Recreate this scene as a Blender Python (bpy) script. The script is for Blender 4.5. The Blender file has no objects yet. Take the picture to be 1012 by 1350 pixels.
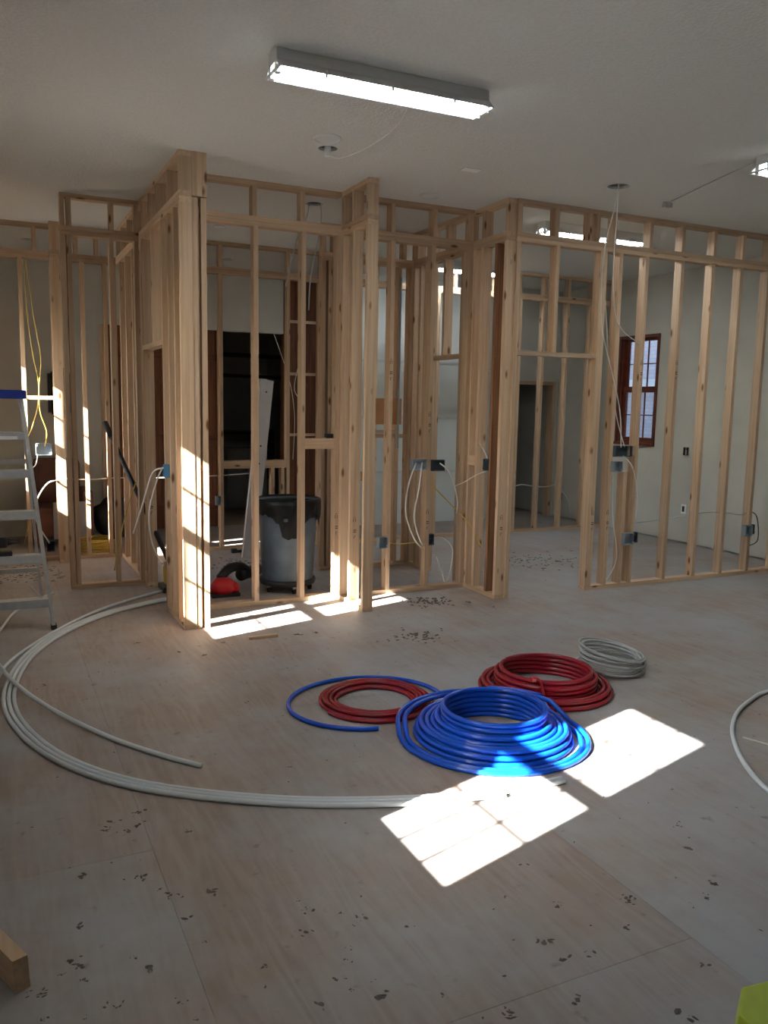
import bpy, bmesh, math, random
from mathutils import Vector, Matrix
random.seed(7)
S = bpy.context.scene
COL = S.collection

# ------------------------------------------------------------------ camera
F_PX, PITCH, ROLL, YAW = 1088.67, 0.1315376, 0.0180222, 0.4465212
c, s = math.cos(YAW), math.sin(YAW)
fwd = Vector((s*math.cos(PITCH), c*math.cos(PITCH), -math.sin(PITCH)))
right = Vector((c, -s, 0)); up = right.cross(fwd)
r2 = right*math.cos(ROLL) + up*math.sin(ROLL)
u2 = up*math.cos(ROLL) - right*math.sin(ROLL)
cam = bpy.data.cameras.new('camera'); cam_o = bpy.data.objects.new('camera', cam); COL.objects.link(cam_o)
cam.sensor_fit = 'VERTICAL'; cam.sensor_height = 36.0; cam.lens = 36.0*F_PX/1350.0
cam.clip_start = 0.05; cam.clip_end = 400
m = Matrix((r2, u2, -fwd)).transposed().to_4x4(); m.translation = Vector((0, 0, 1.70))
cam_o.matrix_world = m
S.camera = cam_o

# ------------------------------------------------------------------ world, sun, exposure
SUN_DIR = Vector((0.957, 0.29, -0.66)).normalized()
w = bpy.data.worlds.new('sky'); S.world = w; w.use_nodes = True
nt = w.node_tree; nt.nodes.clear()
sky = nt.nodes.new('ShaderNodeTexSky'); sky.sky_type = 'NISHITA'; sky.sun_disc = False
sky.sun_elevation = math.radians(33.4); sky.sun_rotation = math.atan2(-0.957, -0.29)
sky.air_density = 1.0; sky.dust_density = 1.5
bg = nt.nodes.new('ShaderNodeBackground'); bg.inputs['Strength'].default_value = 1.15
wo = nt.nodes.new('ShaderNodeOutputWorld')
nt.links.new(sky.outputs[0], bg.inputs[0]); nt.links.new(bg.outputs[0], wo.inputs[0])
sl = bpy.data.lights.new('sun_offscreen', 'SUN'); sl.energy = 54.0; sl.angle = math.radians(0.53); sl.color = (1.0, 0.95, 0.88)
so = bpy.data.objects.new('sun_offscreen', sl); COL.objects.link(so)
so.rotation_euler = SUN_DIR.to_track_quat('-Z', 'Y').to_euler(); so.location = (-20, -5, 15)
S.view_settings.view_transform = 'Standard'; S.view_settings.look = 'None'
S.view_settings.gamma = 1.0; S.view_settings.use_curve_mapping = False
S.view_settings.exposure = 0.66
TUBE_EMIT = 26.0

# ------------------------------------------------------------------ materials
def new_mat(name):
    mt = bpy.data.materials.new(name); mt.use_nodes = True
    n = mt.node_tree; return mt, n, n.nodes['Principled BSDF']

def plain(name, col, rough=0.5, metal=0.0, noise=0.0, scale=8.0, bump=0.0, spec=0.5):
    mt, n, b = new_mat(name)
    b.inputs['Roughness'].default_value = rough; b.inputs['Metallic'].default_value = metal
    b.inputs['Specular IOR Level'].default_value = spec
    b.inputs['Base Color'].default_value = (*col, 1)
    if noise or bump:
        tc = n.nodes.new('ShaderNodeTexCoord'); nz = n.nodes.new('ShaderNodeTexNoise')
        nz.inputs['Scale'].default_value = scale; nz.inputs['Detail'].default_value = 5
        n.links.new(tc.outputs['Object'], nz.inputs['Vector'])
        if noise:
            r = n.nodes.new('ShaderNodeValToRGB')
            r.color_ramp.elements[0].position = 0.3; r.color_ramp.elements[1].position = 0.7
            r.color_ramp.elements[0].color = (*[v*(1-noise) for v in col], 1)
            r.color_ramp.elements[1].color = (*[min(1, v*(1+noise)) for v in col], 1)
            n.links.new(nz.outputs['Fac'], r.inputs['Fac']); n.links.new(r.outputs['Color'], b.inputs['Base Color'])
        if bump:
            bp = n.nodes.new('ShaderNodeBump'); bp.inputs['Strength'].default_value = bump; bp.inputs['Distance'].default_value = 0.01
            n.links.new(nz.outputs['Fac'], bp.inputs['Height']); n.links.new(bp.outputs['Normal'], b.inputs['Normal'])
    return mt

def lumber(name, axis, base=(0.58, 0.415, 0.28), dark=(0.46, 0.305, 0.19), var=0.16):
    """sawn softwood, grain along one axis, knots, a tone per board"""
    mt, n, b = new_mat(name); N = n.nodes; Lk = n.links
    b.inputs['Roughness'].default_value = 0.62; b.inputs['Specular IOR Level'].default_value = 0.25
    tc = N.new('ShaderNodeTexCoord'); oi = N.new('ShaderNodeObjectInfo')
    off = N.new('ShaderNodeVectorMath'); off.operation = 'SCALE'
    cmb = N.new('ShaderNodeCombineXYZ')
    for i in range(3): Lk.new(oi.outputs['Random'], cmb.inputs[i])
    Lk.new(cmb.outputs[0], off.inputs[0]); off.inputs['Scale'].default_value = 37.0
    add = N.new('ShaderNodeVectorMath'); Lk.new(tc.outputs['Object'], add.inputs[0]); Lk.new(off.outputs[0], add.inputs[1])
    mp = N.new('ShaderNodeMapping'); sc = [26.0]*3; sc['xyz'.index(axis)] = 0.9
    mp.inputs['Scale'].default_value = sc; Lk.new(add.outputs[0], mp.inputs['Vector'])
    nz = N.new('ShaderNodeTexNoise'); nz.inputs['Scale'].default_value = 1.6; nz.inputs['Detail'].default_value = 6
    nz.inputs['Distortion'].default_value = 0.6; Lk.new(mp.outputs[0], nz.inputs['Vector'])
    r = N.new('ShaderNodeValToRGB'); r.color_ramp.elements[0].position = 0.28; r.color_ramp.elements[1].position = 0.62
    r.color_ramp.elements[0].color = (*dark, 1); r.color_ramp.elements[1].color = (*base, 1)
    Lk.new(nz.outputs['Fac'], r.inputs['Fac'])
    mk = N.new('ShaderNodeMapping'); sk = [9.0]*3; sk['xyz'.index(axis)] = 3.2
    mk.inputs['Scale'].default_value = sk; Lk.new(add.outputs[0], mk.inputs['Vector'])
    vo = N.new('ShaderNodeTexVoronoi'); vo.inputs['Scale'].default_value = 1.0; Lk.new(mk.outputs[0], vo.inputs['Vector'])
    kr = N.new('ShaderNodeValToRGB'); kr.color_ramp.elements[0].position = 0.07; kr.color_ramp.elements[1].position = 0.16
    kr.color_ramp.elements[0].color = (1, 1, 1, 1); kr.color_ramp.elements[1].color = (0, 0, 0, 1)
    Lk.new(vo.outputs['Distance'], kr.inputs['Fac'])
    mx = N.new('ShaderNodeMixRGB'); mx.inputs['Color2'].default_value = (0.16, 0.075, 0.03, 1)
    Lk.new(kr.outputs['Color'], mx.inputs['Fac']); Lk.new(r.outputs['Color'], mx.inputs['Color1'])
    hv = N.new('ShaderNodeHueSaturation'); Lk.new(mx.outputs['Color'], hv.inputs['Color'])
    mr = N.new('ShaderNodeMapRange'); mr.inputs['To Min'].default_value = 1-var; mr.inputs['To Max'].default_value = 1+var
    Lk.new(oi.outputs['Random'], mr.inputs['Value']); Lk.new(mr.outputs[0], hv.inputs['Value'])
    Lk.new(hv.outputs['Color'], b.inputs['Base Color'])
    bp = N.new('ShaderNodeBump'); bp.inputs['Strength'].default_value = 0.15; bp.inputs['Distance'].default_value = 0.003
    Lk.new(nz.outputs['Fac'], bp.inputs['Height']); Lk.new(bp.outputs['Normal'], b.inputs['Normal'])
    return mt

WOOD = {a: lumber('softwood_' + a, a) for a in 'xyz'}
DARKWOOD = {a: lumber('brown_board_' + a, a, (0.17, 0.065, 0.03), (0.09, 0.03, 0.015)) for a in 'xyz'}

def floor_mat():
    mt, n, b = new_mat('dusty_plywood'); N = n.nodes; Lk = n.links
    b.inputs['Roughness'].default_value = 0.55; b.inputs['Specular IOR Level'].default_value = 0.3
    geo = N.new('ShaderNodeNewGeometry'); oi = N.new('ShaderNodeObjectInfo')
    mp = N.new('ShaderNodeMapping'); mp.inputs['Scale'].default_value = (9.0, 1.0, 1); Lk.new(geo.outputs['Position'], mp.inputs['Vector'])
    g = N.new('ShaderNodeTexNoise'); g.inputs['Scale'].default_value = 1.5; g.inputs['Detail'].default_value = 8; g.inputs['Distortion'].default_value = 2.2
    Lk.new(mp.outputs[0], g.inputs['Vector'])
    r = N.new('ShaderNodeValToRGB'); r.color_ramp.elements[0].position = 0.3; r.color_ramp.elements[1].position = 0.68
    r.color_ramp.elements[0].color = (0.28, 0.222, 0.19, 1); r.color_ramp.elements[1].color = (0.36, 0.292, 0.255, 1)
    Lk.new(g.outputs['Fac'], r.inputs['Fac'])
    d = N.new('ShaderNodeTexNoise'); d.inputs['Scale'].default_value = 1.1; d.inputs['Detail'].default_value = 7; d.inputs['Roughness'].default_value = 0.66
    Lk.new(geo.outputs['Position'], d.inputs['Vector'])
    ad = N.new('ShaderNodeMath'); ad.operation = 'MULTIPLY_ADD'; ad.inputs[1].default_value = 0.5; Lk.new(oi.outputs['Color'], ad.inputs[0]); Lk.new(d.outputs['Fac'], ad.inputs[2])
    dr = N.new('ShaderNodeValToRGB'); dr.color_ramp.elements[0].position = 0.60; dr.color_ramp.elements[1].position = 0.86
    dr.color_ramp.elements[0].color = (0, 0, 0, 1); dr.color_ramp.elements[1].color = (0.85, 0.85, 0.85, 1)
    Lk.new(ad.outputs[0], dr.inputs['Fac'])
    mx = N.new('ShaderNodeMixRGB'); mx.inputs['Color2'].default_value = (0.365, 0.375, 0.39, 1)   # drywall dust
    Lk.new(dr.outputs['Color'], mx.inputs['Fac']); Lk.new(r.outputs['Color'], mx.inputs['Color1'])
    sp = N.new('ShaderNodeTexNoise'); sp.inputs['Scale'].default_value = 13.0; sp.inputs['Detail'].default_value = 3
    Lk.new(geo.outputs['Position'], sp.inputs['Vector'])
    sr = N.new('ShaderNodeValToRGB'); sr.color_ramp.elements[0].position = 0.66; sr.color_ramp.elements[1].position = 0.76
    sr.color_ramp.elements[0].color = (0, 0, 0, 1); sr.color_ramp.elements[1].color = (0.55, 0.55, 0.55, 1)
    Lk.new(sp.outputs['Fac'], sr.inputs['Fac'])
    m2 = N.new('ShaderNodeMixRGB'); m2.inputs['Color2'].default_value = (0.13, 0.105, 0.09, 1)
    Lk.new(sr.outputs['Color'], m2.inputs['Fac']); Lk.new(mx.outputs['Color'], m2.inputs['Color1'])
    Lk.new(m2.outputs['Color'], b.inputs['Base Color'])
    bp = N.new('ShaderNodeBump'); bp.inputs['Strength'].default_value = 0.12; bp.inputs['Distance'].default_value = 0.003
    Lk.new(g.outputs['Fac'], bp.inputs['Height']); Lk.new(bp.outputs['Normal'], b.inputs['Normal'])
    return mt

def emit(name, col, strength):
    mt, n, b = new_mat(name)
    b.inputs['Base Color'].default_value = (0.9, 0.9, 0.9, 1)
    b.inputs['Emission Color'].default_value = (*col, 1); b.inputs['Emission Strength'].default_value = strength
    return mt

def glass_mat():
    mt = bpy.data.materials.new('window_glass'); mt.use_nodes = True; n = mt.node_tree; n.nodes.clear()
    o = n.nodes.new('ShaderNodeOutputMaterial'); t = n.nodes.new('ShaderNodeBsdfTransparent'); g = n.nodes.new('ShaderNodeBsdfGlossy')
    t.inputs['Color'].default_value = (0.95, 0.97, 0.97, 1); g.inputs['Roughness'].default_value = 0.02
    fr = n.nodes.new('ShaderNodeFresnel'); fr.inputs['IOR'].default_value = 1.3
    mx = n.nodes.new('ShaderNodeMixShader')
    n.links.new(fr.outputs[0], mx.inputs[0]); n.links.new(t.outputs[0], mx.inputs[1]); n.links.new(g.outputs[0], mx.inputs[2]); n.links.new(mx.outputs[0], o.inputs[0])
    return mt

def brick_mat():
    mt, n, b = new_mat('pale_brick'); b.inputs['Roughness'].default_value = 0.9
    geo = n.nodes.new('ShaderNodeNewGeometry'); sx = n.nodes.new('ShaderNodeSeparateXYZ'); cx = n.nodes.new('ShaderNodeCombineXYZ')
    n.links.new(geo.outputs['Position'], sx.inputs[0]); n.links.new(sx.outputs['Y'], cx.inputs[0]); n.links.new(sx.outputs['Z'], cx.inputs[1])
    br = n.nodes.new('ShaderNodeTexBrick'); br.inputs['Scale'].default_value = 4.0
    br.inputs['Color1'].default_value = (0.46, 0.44, 0.50, 1); br.inputs['Color2'].default_value = (0.54, 0.52, 0.57, 1); br.inputs['Mortar'].default_value = (0.36, 0.35, 0.39, 1)
    br.inputs['Mortar Size'].default_value = 0.012
    n.links.new(cx.outputs[0], br.inputs['Vector']); n.links.new(br.outputs['Color'], b.inputs['Base Color'])
    return mt

M = dict(
    floor=floor_mat(), ceil=plain('textured_ceiling', (0.70, 0.705, 0.68), 0.95, noise=0.04, scale=60, bump=0.5, spec=0.1),
    drywall=plain('pale_drywall', (0.57, 0.56, 0.51), 0.9, noise=0.05, scale=2.5, spec=0.15),
    white_panel=plain('white_wall_panel', (0.68, 0.72, 0.72), 0.6, noise=0.03, scale=3),
    winwood=plain('stained_window_wood', (0.13, 0.030, 0.015), 0.4, noise=0.25, scale=14),
    glass=glass_mat(), brick=brick_mat(), white=plain('white_enamel', (0.66, 0.68, 0.68), 0.4),
    tube=emit('fluorescent_tube', (0.90, 0.98, 1.0), TUBE_EMIT), reflector=plain('white_reflector', (0.85, 0.87, 0.88), 0.35),
    black=plain('black_plastic', (0.014, 0.014, 0.015), 0.5), rubber=plain('black_rubber', (0.02, 0.02, 0.02), 0.8),
    decking=plain('roof_decking', (0.30, 0.23, 0.16), 0.9, noise=0.1, scale=4), shingle=plain('grey_shingle', (0.13, 0.13, 0.13), 0.95), bag=plain('black_bin_liner', (0.006, 0.006, 0.007), 0.42, noise=0.3, scale=25, bump=0.5, spec=0.35),
    can=plain('grey_blue_plastic', (0.085, 0.115, 0.145), 0.45, noise=0.25, scale=5), alu=plain('aluminium', (0.62, 0.64, 0.66), 0.38, metal=0.85, noise=0.08, scale=20),
    alu_step=plain('aluminium_tread', (0.50, 0.54, 0.58), 0.45, metal=0.6, noise=0.08, scale=20), bluecap=plain('blue_ladder_plastic', (0.008, 0.035, 0.30), 0.4),
    pexblue=plain('blue_pipe', (0.004, 0.085, 0.60), 0.22), pexred=plain('red_pipe', (0.30, 0.010, 0.022), 0.24), pexwhite=plain('white_pipe', (0.62, 0.67, 0.71), 0.28),
    cable=plain('white_cable', (0.72, 0.70, 0.64), 0.5), ycable=plain('yellow_cable', (0.55, 0.39, 0.07), 0.5), gcable=plain('grey_cable', (0.46, 0.48, 0.47), 0.6),
    bcable=plain('black_cable', (0.03, 0.03, 0.03), 0.6), bluebox=plain('blue_box_plastic', (0.07, 0.22, 0.42), 0.5), steelbox=plain('galvanised_box', (0.34, 0.40, 0.45), 0.45, metal=0.4),
    darkbox=plain('dark_box', (0.05, 0.07, 0.09), 0.6), red=plain('red_plastic', (0.55, 0.012, 0.018), 0.35), yellow=plain('yellow_plastic', (0.62, 0.40, 0.02), 0.45),
    lime=plain('lime_plastic', (0.42, 0.52, 0.012), 0.5, noise=0.05, scale=30), brown=plain('brown_leather', (0.12, 0.042, 0.025), 0.5, noise=0.2, scale=9),
    plywood=plain('orange_plywood', (0.50, 0.24, 0.10), 0.6, noise=0.15, scale=6), debris=plain('dry_mud', (0.12, 0.10, 0.088), 0.95, noise=0.35, scale=30),
    greymetal=plain('grey_track', (0.50, 0.47, 0.46), 0.5, metal=0.2, noise=0.06, scale=8), ink=plain('stamp_ink', (0.03, 0.025, 0.025), 0.8),
    ground=plain('outdoor_ground', (0.22, 0.21, 0.18), 0.95, noise=0.2, scale=1.0), clearplastic=plain('clear_plastic_sheet', (0.30, 0.30, 0.31), 0.25),
)

# ------------------------------------------------------------------ geometry helpers
def add_box(bm, x0, x1, y0, y1, z0, z1):
    v = [bm.verts.new(p) for p in ((x0,y0,z0),(x1,y0,z0),(x1,y1,z0),(x0,y1,z0),(x0,y0,z1),(x1,y0,z1),(x1,y1,z1),(x0,y1,z1))]
    for f in ((3,2,1,0),(4,5,6,7),(0,1,5,4),(1,2,6,5),(2,3,7,6),(3,0,4,7)): bm.faces.new([v[i] for i in f])

def world_loc(p):
    v = p.location.copy()
    if p.parent: v += world_loc(p.parent) + p.matrix_parent_inverse.translation
    return v

def obj(name, bm, mat, parent=None, smooth=False, bevel=0.0):
    me = bpy.data.meshes.new(name)
    if bevel:
        bmesh.ops.bevel(bm, geom=list(bm.edges), offset=bevel, segments=2, affect='EDGES', profile=0.6)
    bmesh.ops.recalc_face_normals(bm, faces=list(bm.faces)); bm.to_mesh(me); bm.free()
    me.materials.append(mat)
    if smooth: me.polygons.foreach_set('use_smooth', [True]*len(me.polygons))
    o = bpy.data.objects.new(name, me); COL.objects.link(o)
    if parent: o.parent = parent; o.matrix_parent_inverse = Matrix.Translation(world_loc(parent)).inverted()
    return o

_mesh_cache = {}
def member(name, parent, x0, x1, y0, y1, z0, z1, mat=None, lab=None):
    """one sawn board; alike boards share their mesh"""
    d = (round(x1-x0, 4), round(y1-y0, 4), round(z1-z0, 4)); ax = 'xyz'[d.index(max(d))]
    mt = (mat or WOOD)[ax] if isinstance(mat or WOOD, dict) else mat
    k = (d, mt.name)
    if k not in _mesh_cache:
        bm = bmesh.new(); add_box(bm, -d[0]/2, d[0]/2, -d[1]/2, d[1]/2, -d[2]/2, d[2]/2)
        me = bpy.data.meshes.new(name); bm.to_mesh(me); bm.free(); me.materials.append(mt); _mesh_cache[k] = me
    o = bpy.data.objects.new(name, _mesh_cache[k]); COL.objects.link(o)
    o.location = ((x0+x1)/2, (y0+y1)/2, (z0+z1)/2)
    if parent: o.parent = parent; o.location = o.location - parent.location
    if lab: o['label'] = lab
    return o

def boxobj(name, mat, parent, *bxs, bevel=0.0):
    bm = bmesh.new()
    for b in bxs: add_box(bm, *b)
    return obj(name, bm, mat, parent, bevel=bevel)

def tag(o, label, cat, group=None):
    o['label'] = label; o['category'] = cat
    if group: o['group'] = group
    return o

def thing(name, label, cat, loc=(0, 0, 0), group=None):
    o = bpy.data.objects.new(name, None); COL.objects.link(o); o.location = loc; o.empty_display_size = 0.1
    return tag(o, label, cat, group)

def struct(o): o['kind'] = 'structure'; return o

def add_tube(bm, pts, r, seg=8, closed=False):
    P = [Vector(p) for p in pts]; n = len(P); rings = []
    t0 = (P[1]-P[0]).normalized(); ref = Vector((0, 0, 1)) if abs(t0.z) < 0.9 else Vector((1, 0, 0))
    u = t0.cross(ref).normalized()
    for i, p in enumerate(P):
        a = P[i-1] if i or closed else P[0]; b = P[(i+1) % n] if i < n-1 or closed else P[-1]
        t = (b-a).normalized(); u = (u - t*u.dot(t)).normalized(); v = t.cross(u)
        if isinstance(r, (list, tuple)):
            q = i/(n-1)*(len(r)-1); j = min(int(q), len(r)-2); rr = r[j]+(r[j+1]-r[j])*(q-j)
        else: rr = r
        rings.append([bm.verts.new(p + u*math.cos(2*math.pi*k/seg)*rr + v*math.sin(2*math.pi*k/seg)*rr) for k in range(seg)])
    for i in range(n if closed else n-1):
        A, B = rings[i], rings[(i+1) % n]
        for k in range(seg): bm.faces.new((A[k], A[(k+1) % seg], B[(k+1) % seg], B[k]))
    if not closed: bm.faces.new(rings[0][::-1]); bm.faces.new(rings[-1])

def spline(pts, sub=6):
    P = [Vector(p) for p in pts]; out = []
    for i in range(len(P)-1):
        p0, p1, p2, p3 = P[max(i-1, 0)], P[i], P[i+1], P[min(i+2, len(P)-1)]
        for k in range(sub):
            t = k/sub
            out.append(0.5*((2*p1)+(p2-p0)*t+(2*p0-5*p1+4*p2-p3)*t*t+(3*p1-p0-3*p2+p3)*t**3))
    out.append(P[-1]); return out

def tube(name, pts, r, mat, parent=None, seg=8, sub=6):
    bm = bmesh.new(); add_tube(bm, spline(pts, sub) if sub else pts, r, seg); return obj(name, bm, mat, parent, smooth=True)

def lathe(bm, prof, cx, cy, seg=32, wob=None):
    rings = []
    for (r, z) in prof:
        rings.append([bm.verts.new((cx+math.cos(2*math.pi*k/seg)*r*(1+(wob(k, z) if wob else 0)), cy+math.sin(2*math.pi*k/seg)*r*(1+(wob(k, z) if wob else 0)), z)) for k in range(seg)])
    for a, b in zip(rings, rings[1:]):
        for k in range(seg): bm.faces.new((a[k], a[(k+1) % seg], b[(k+1) % seg], b[k]))
    return rings

# ------------------------------------------------------------------ room shell
ZC = 3.405
XL, XR, YF, YB1, YB2 = -0.43, 7.90, -3.2, 10.90, 10.40
XJ = 4.45                                                     # where the back wall steps forward
HOLES = [(2.158, 5.494, .065), (2.639, 7.033, .075), (4.514, 5.298, .085), (0.468, 10.169, .08), (2.734, 10.247, .08)]

fl = struct(boxobj('floor', M['decking'], None, (XL-.2, XR+.2, YF-.2, 15.0, -0.06, -0.0185)))
COLS = [XL-.1, .50, 1.99, 3.21, 4.43, 5.65, 6.87, XR+.1]     # sheets lie lengthwise along y, end joints staggered
for i, (xa, xb) in enumerate(zip(COLS, COLS[1:])):
    ys = [YF-.1]; y = (3.02 if i % 2 == 0 else 1.79) - 2.44*3
    while y < YB1:
        if y > YF: ys.append(y)
        y += 2.44
    ys.append(YB1+.1)
    for k, (ya, yb) in enumerate(zip(ys, ys[1:])):
        o = member('plywood_sheet', fl, xa+.0007, xb-.0007, ya+.0007, yb-.0007, -0.0185, 0.0, M['floor'])
        o.color = ((.60 if i == 2 and ya < 2.9 else .40 if i == 1 else .44) + random.uniform(-.07, .07),)*3 + (1,)   # how much plaster dust lies on it

bm = bmesh.new(); add_box(bm, XL-.2, XR+.2, YF-.2, YB1+.2, ZC, ZC+.02)
ce = struct(obj('ceiling', bm, M['ceil']))
cb = bmesh.new()
for (hx, hy, hr) in HOLES: bmesh.ops.create_cone(cb, cap_ends=True, segments=28, radius1=hr, radius2=hr, depth=0.2, matrix=Matrix.Translation((hx, hy, ZC)))
cut = obj('cutter', cb, M['ceil'])
md = ce.modifiers.new('holes', 'BOOLEAN'); md.object = cut; md.operation = 'DIFFERENCE'; md.solver = 'EXACT'
bpy.context.view_layer.update()
nm = bpy.data.meshes.new_from_object(ce.evaluated_get(bpy.context.evaluated_depsgraph_get()))
ce.modifiers.clear(); ce.data = nm; bpy.data.objects.remove(cut)
struct(boxobj('roof', M['decking'], None, (XL-.2, XR+.65, YF-.35, 14.75, 3.85, 4.25)))  # unseen slab; blocks the sky, right overhang shaped to shade the neighbour wall

WZ0, WZ1 = 1.215, 2.645; WW = 0.745                           # window rough opening
WIN_L = [2.055, 5.385, 8.70]; WIN_R = [8.68]          # left: the three that cast the sun patches; right: the one in view
def side_wall(name, xa, xb, ys, ybeg, yend, mat, gap=0.0):
    b = [(xa+.04, xb, ybeg, yend, 0, gap)] if gap else []; y = ybeg   # gap: the boards stop short of the floor
    for yc in sorted(ys):
        b.append((xa, xb, y, yc-WW/2, gap, 3.85)); b.append((xa, xb, yc-WW/2, yc+WW/2, gap, WZ0)); b.append((xa, xb, yc-WW/2, yc+WW/2, WZ1, 3.85)); y = yc+WW/2
    b.append((xa, xb, y, yend, gap, 3.85))
    return struct(boxobj(name, mat, None, *b))
side_wall('wall_left', XL-.16, XL, WIN_L, YF-.16, 15.0, M['drywall'])
side_wall('wall_right', XR, XR+.16, WIN_R, YF-.16, 15.0, M['drywall'], .022)
struct(boxobj('wall_front', M['drywall'], None, (XL, XR, YF-.16, YF, 0, 3.85)))
# back wall: beige part with a wide opening to the garage and brown doors, brown sheathing, then the white panelled part
GX0, GX1, GZ = 2.80, 3.66, 2.60
struct(boxobj('wall_back', M['drywall'], None, (XL, 1.28, YB1, YB1+.12, 0, 3.85), (1.28, GX1, YB1, YB1+.12, GZ, 3.85)))
struct(boxobj('wall_back_white', M['white_panel'], None, (XJ, 6.62, YB2, YB2+.12, 0, 3.85)))
DX0, DX1, DZ = 7.06, 7.84, 2.06
struct(boxobj('wall_back_right', M['drywall'], None, (6.62, DX0, YB2, YB2+.12, 0, 3.85), (DX1, XR, YB2, YB2+.12, 0, 3.85), (DX0, DX1, YB2, YB2+.12, DZ, 3.85)))
bs = struct(boxobj('wall_back_sheathing', DARKWOOD['z'], None, (GX1, XJ, YB1+.03, YB1+.12, 0, 3.85), (XJ-.02, XJ, YB2, YB1+.12, 0, 3.85)))
x = GX1
for i in range(5):
    member('sheathing_board', bs, x+.002, x+.156, YB1, YB1+.03, 0, 3.40, DARKWOOD); x += .158
for i, z in enumerate((1.22, 2.05, 2.75)): member('block', bs, GX1+.02, XJ-.03, YB1-.03, YB1, z, z+.038, WOOD)
# joints of the white panels
for i, z in enumerate((0.72, 1.48, 2.25)):
    struct(boxobj('trim_%d' % (i+1), M['alu'], None, (XJ+.02, 6.60, YB2-.012, YB2, z, z+.035)))
# brown double door left of the garage opening
d1 = bpy.data.objects.new('door_1', None); COL.objects.link(d1); d1.location = (1.28, YB1, 0); struct(d1)
boxobj('door_frame', WOOD['z'], d1, (1.28, 1.33, YB1-.03, YB1+.12, 0, GZ), (GX0-.05, GX0, YB1-.03, YB1+.12, 0, GZ))
for x0 in (1.33, 2.04):
    for k in range(4): member('door_board', d1, x0+.002+k*.1765, x0+.1745+k*.1765, YB1+.02, YB1+.06, .01, GZ, DARKWOOD)
    for z in (.25, 1.15, 2.2): member('door_rail', d1, x0+.01, x0+.70, YB1-.005, YB1+.02, z, z+.09, DARKWOOD)
# dark doorway in the right part
d2 = bpy.data.objects.new('door_2', None); COL.objects.link(d2); d2.location = (DX0, YB2, 0); struct(d2)
for a, b in ((DX0, DX0+.05), (DX1-.05, DX1)): member('door_jamb', d2, a, b, YB2-.015, YB2+.13, 0, DZ, WOOD)
member('door_head', d2, DX0, DX1, YB2-.015, YB2+.13, DZ-.05, DZ, WOOD)
# rooms behind
struct(boxobj('wall_garage', M['drywall'], None, (XL, 6.0, 14.6, 14.7, 0, 3.85), (4.6, 4.7, YB1+.12, 14.6, 0, 3.85)))
struct(boxobj('wall_closet', M['drywall'], None, (4.7, XR, 13.0, 13.1, 0, 3.85), (6.5, 6.6, YB2+.12, 13.0, 0, 3.85)))

# ------------------------------------------------------------------ windows
def window(n, xg, sgn, yc):
    """double hung wooden window, each sash three by two panes; xg is the plane of the glass, sgn points indoors"""
    w_ = bpy.data.objects.new('window_%d' % n, None); COL.objects.link(w_); w_.location = (xg, yc, WZ0); struct(w_)
    y0, y1 = yc-WW/2, yc+WW/2; f = .055
    boxobj('window_frame', M['winwood'], w_, (xg-.06, xg+.06, y0, y0+f, WZ0, WZ1), (xg-.06, xg+.06, y1-f, y1, WZ0, WZ1), (xg-.06, xg+.06, y0+f, y1-f, WZ0, WZ0+.04), (xg-.06, xg+.06, y0+f, y1-f, WZ1-.03, WZ1))
    xi = xg+sgn*.075
    boxobj('casing', M['winwood'], w_, (xi-.016, xi+.016, y0-.005, y0+.03, WZ0-.01, WZ1+.01), (xi-.016, xi+.016, y1-.03, y1+.005, WZ0-.01, WZ1+.01), (xi-.016, xi+.016, y0+.03, y1-.03, WZ1-.025, WZ1+.01), (xi-.03, xi+.03, y0-.005, y1+.005, WZ0-.025, WZ0+.012))
    ga, gb = yc-.265, yc+.265; zm = 1.938
    for nm_, za, zb, xo in (('lower_sash', WZ0+.04, zm+.04, .012*sgn), ('upper_sash', zm-.04, WZ1-.03, -.012*sgn)):
        xs = xg+xo; g0 = 1.297 if nm_[0] == 'l' else zm+.04; g1 = zm-.04 if nm_[0] == 'l' else 2.579
        sh = boxobj(nm_, M['winwood'], w_, (xs-.011, xs+.011, y0+f, ga, za, zb), (xs-.011, xs+.011, gb, y1-f, za, zb), (xs-.011, xs+.011, ga, gb, za, g0), (xs-.011, xs+.011, ga, gb, g1, zb))
        for k in (1, 2):
            yy = ga+(gb-ga)*k/3; boxobj('muntin', M['winwood'], sh, (xs-.008, xs+.008, yy-.0068, yy+.0068, g0, g1))
        zz = (g0+g1)/2; boxobj('muntin', M['winwood'], sh, (xs-.008, xs+.008, ga, gb, zz-.0068, zz+.0068))
        for k in range(3):
            for j in range(2):
                boxobj('pane', M['glass'], sh, (xs-.002, xs+.002, ga+(gb-ga)*k/3+.005, ga+(gb-ga)*(k+1)/3-.005, g0+(g1-g0)*j/2+.005, g0+(g1-g0)*(j+1)/2-.005))
    return w_
for i, y in enumerate(WIN_L): window(i+1, XL-.07, 1, y)
for i, y in enumerate(WIN_R): window(len(WIN_L)+i+1, XR+.07, -1, y)

# outdoors
gr = struct(boxobj('ground', M['ground'], None, (-60, 60, -60, 60, -.5, -.07)))
nb = thing('neighbour_house', 'pale brick house wall seen through the brown double hung window', 'house', (9.9, 8, -.07))
boxobj('wall', M['brick'], nb, (9.9, 10.3, -6, 20, -.07, 3.2))
boxobj('ledge', M['white'], nb, (9.84, 9.9, -6, 20, 2.02, 2.16))
boxobj('roof', M['shingle'], nb, (9.75, 14, -6.3, 20.3, 3.2, 3.35))

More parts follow.
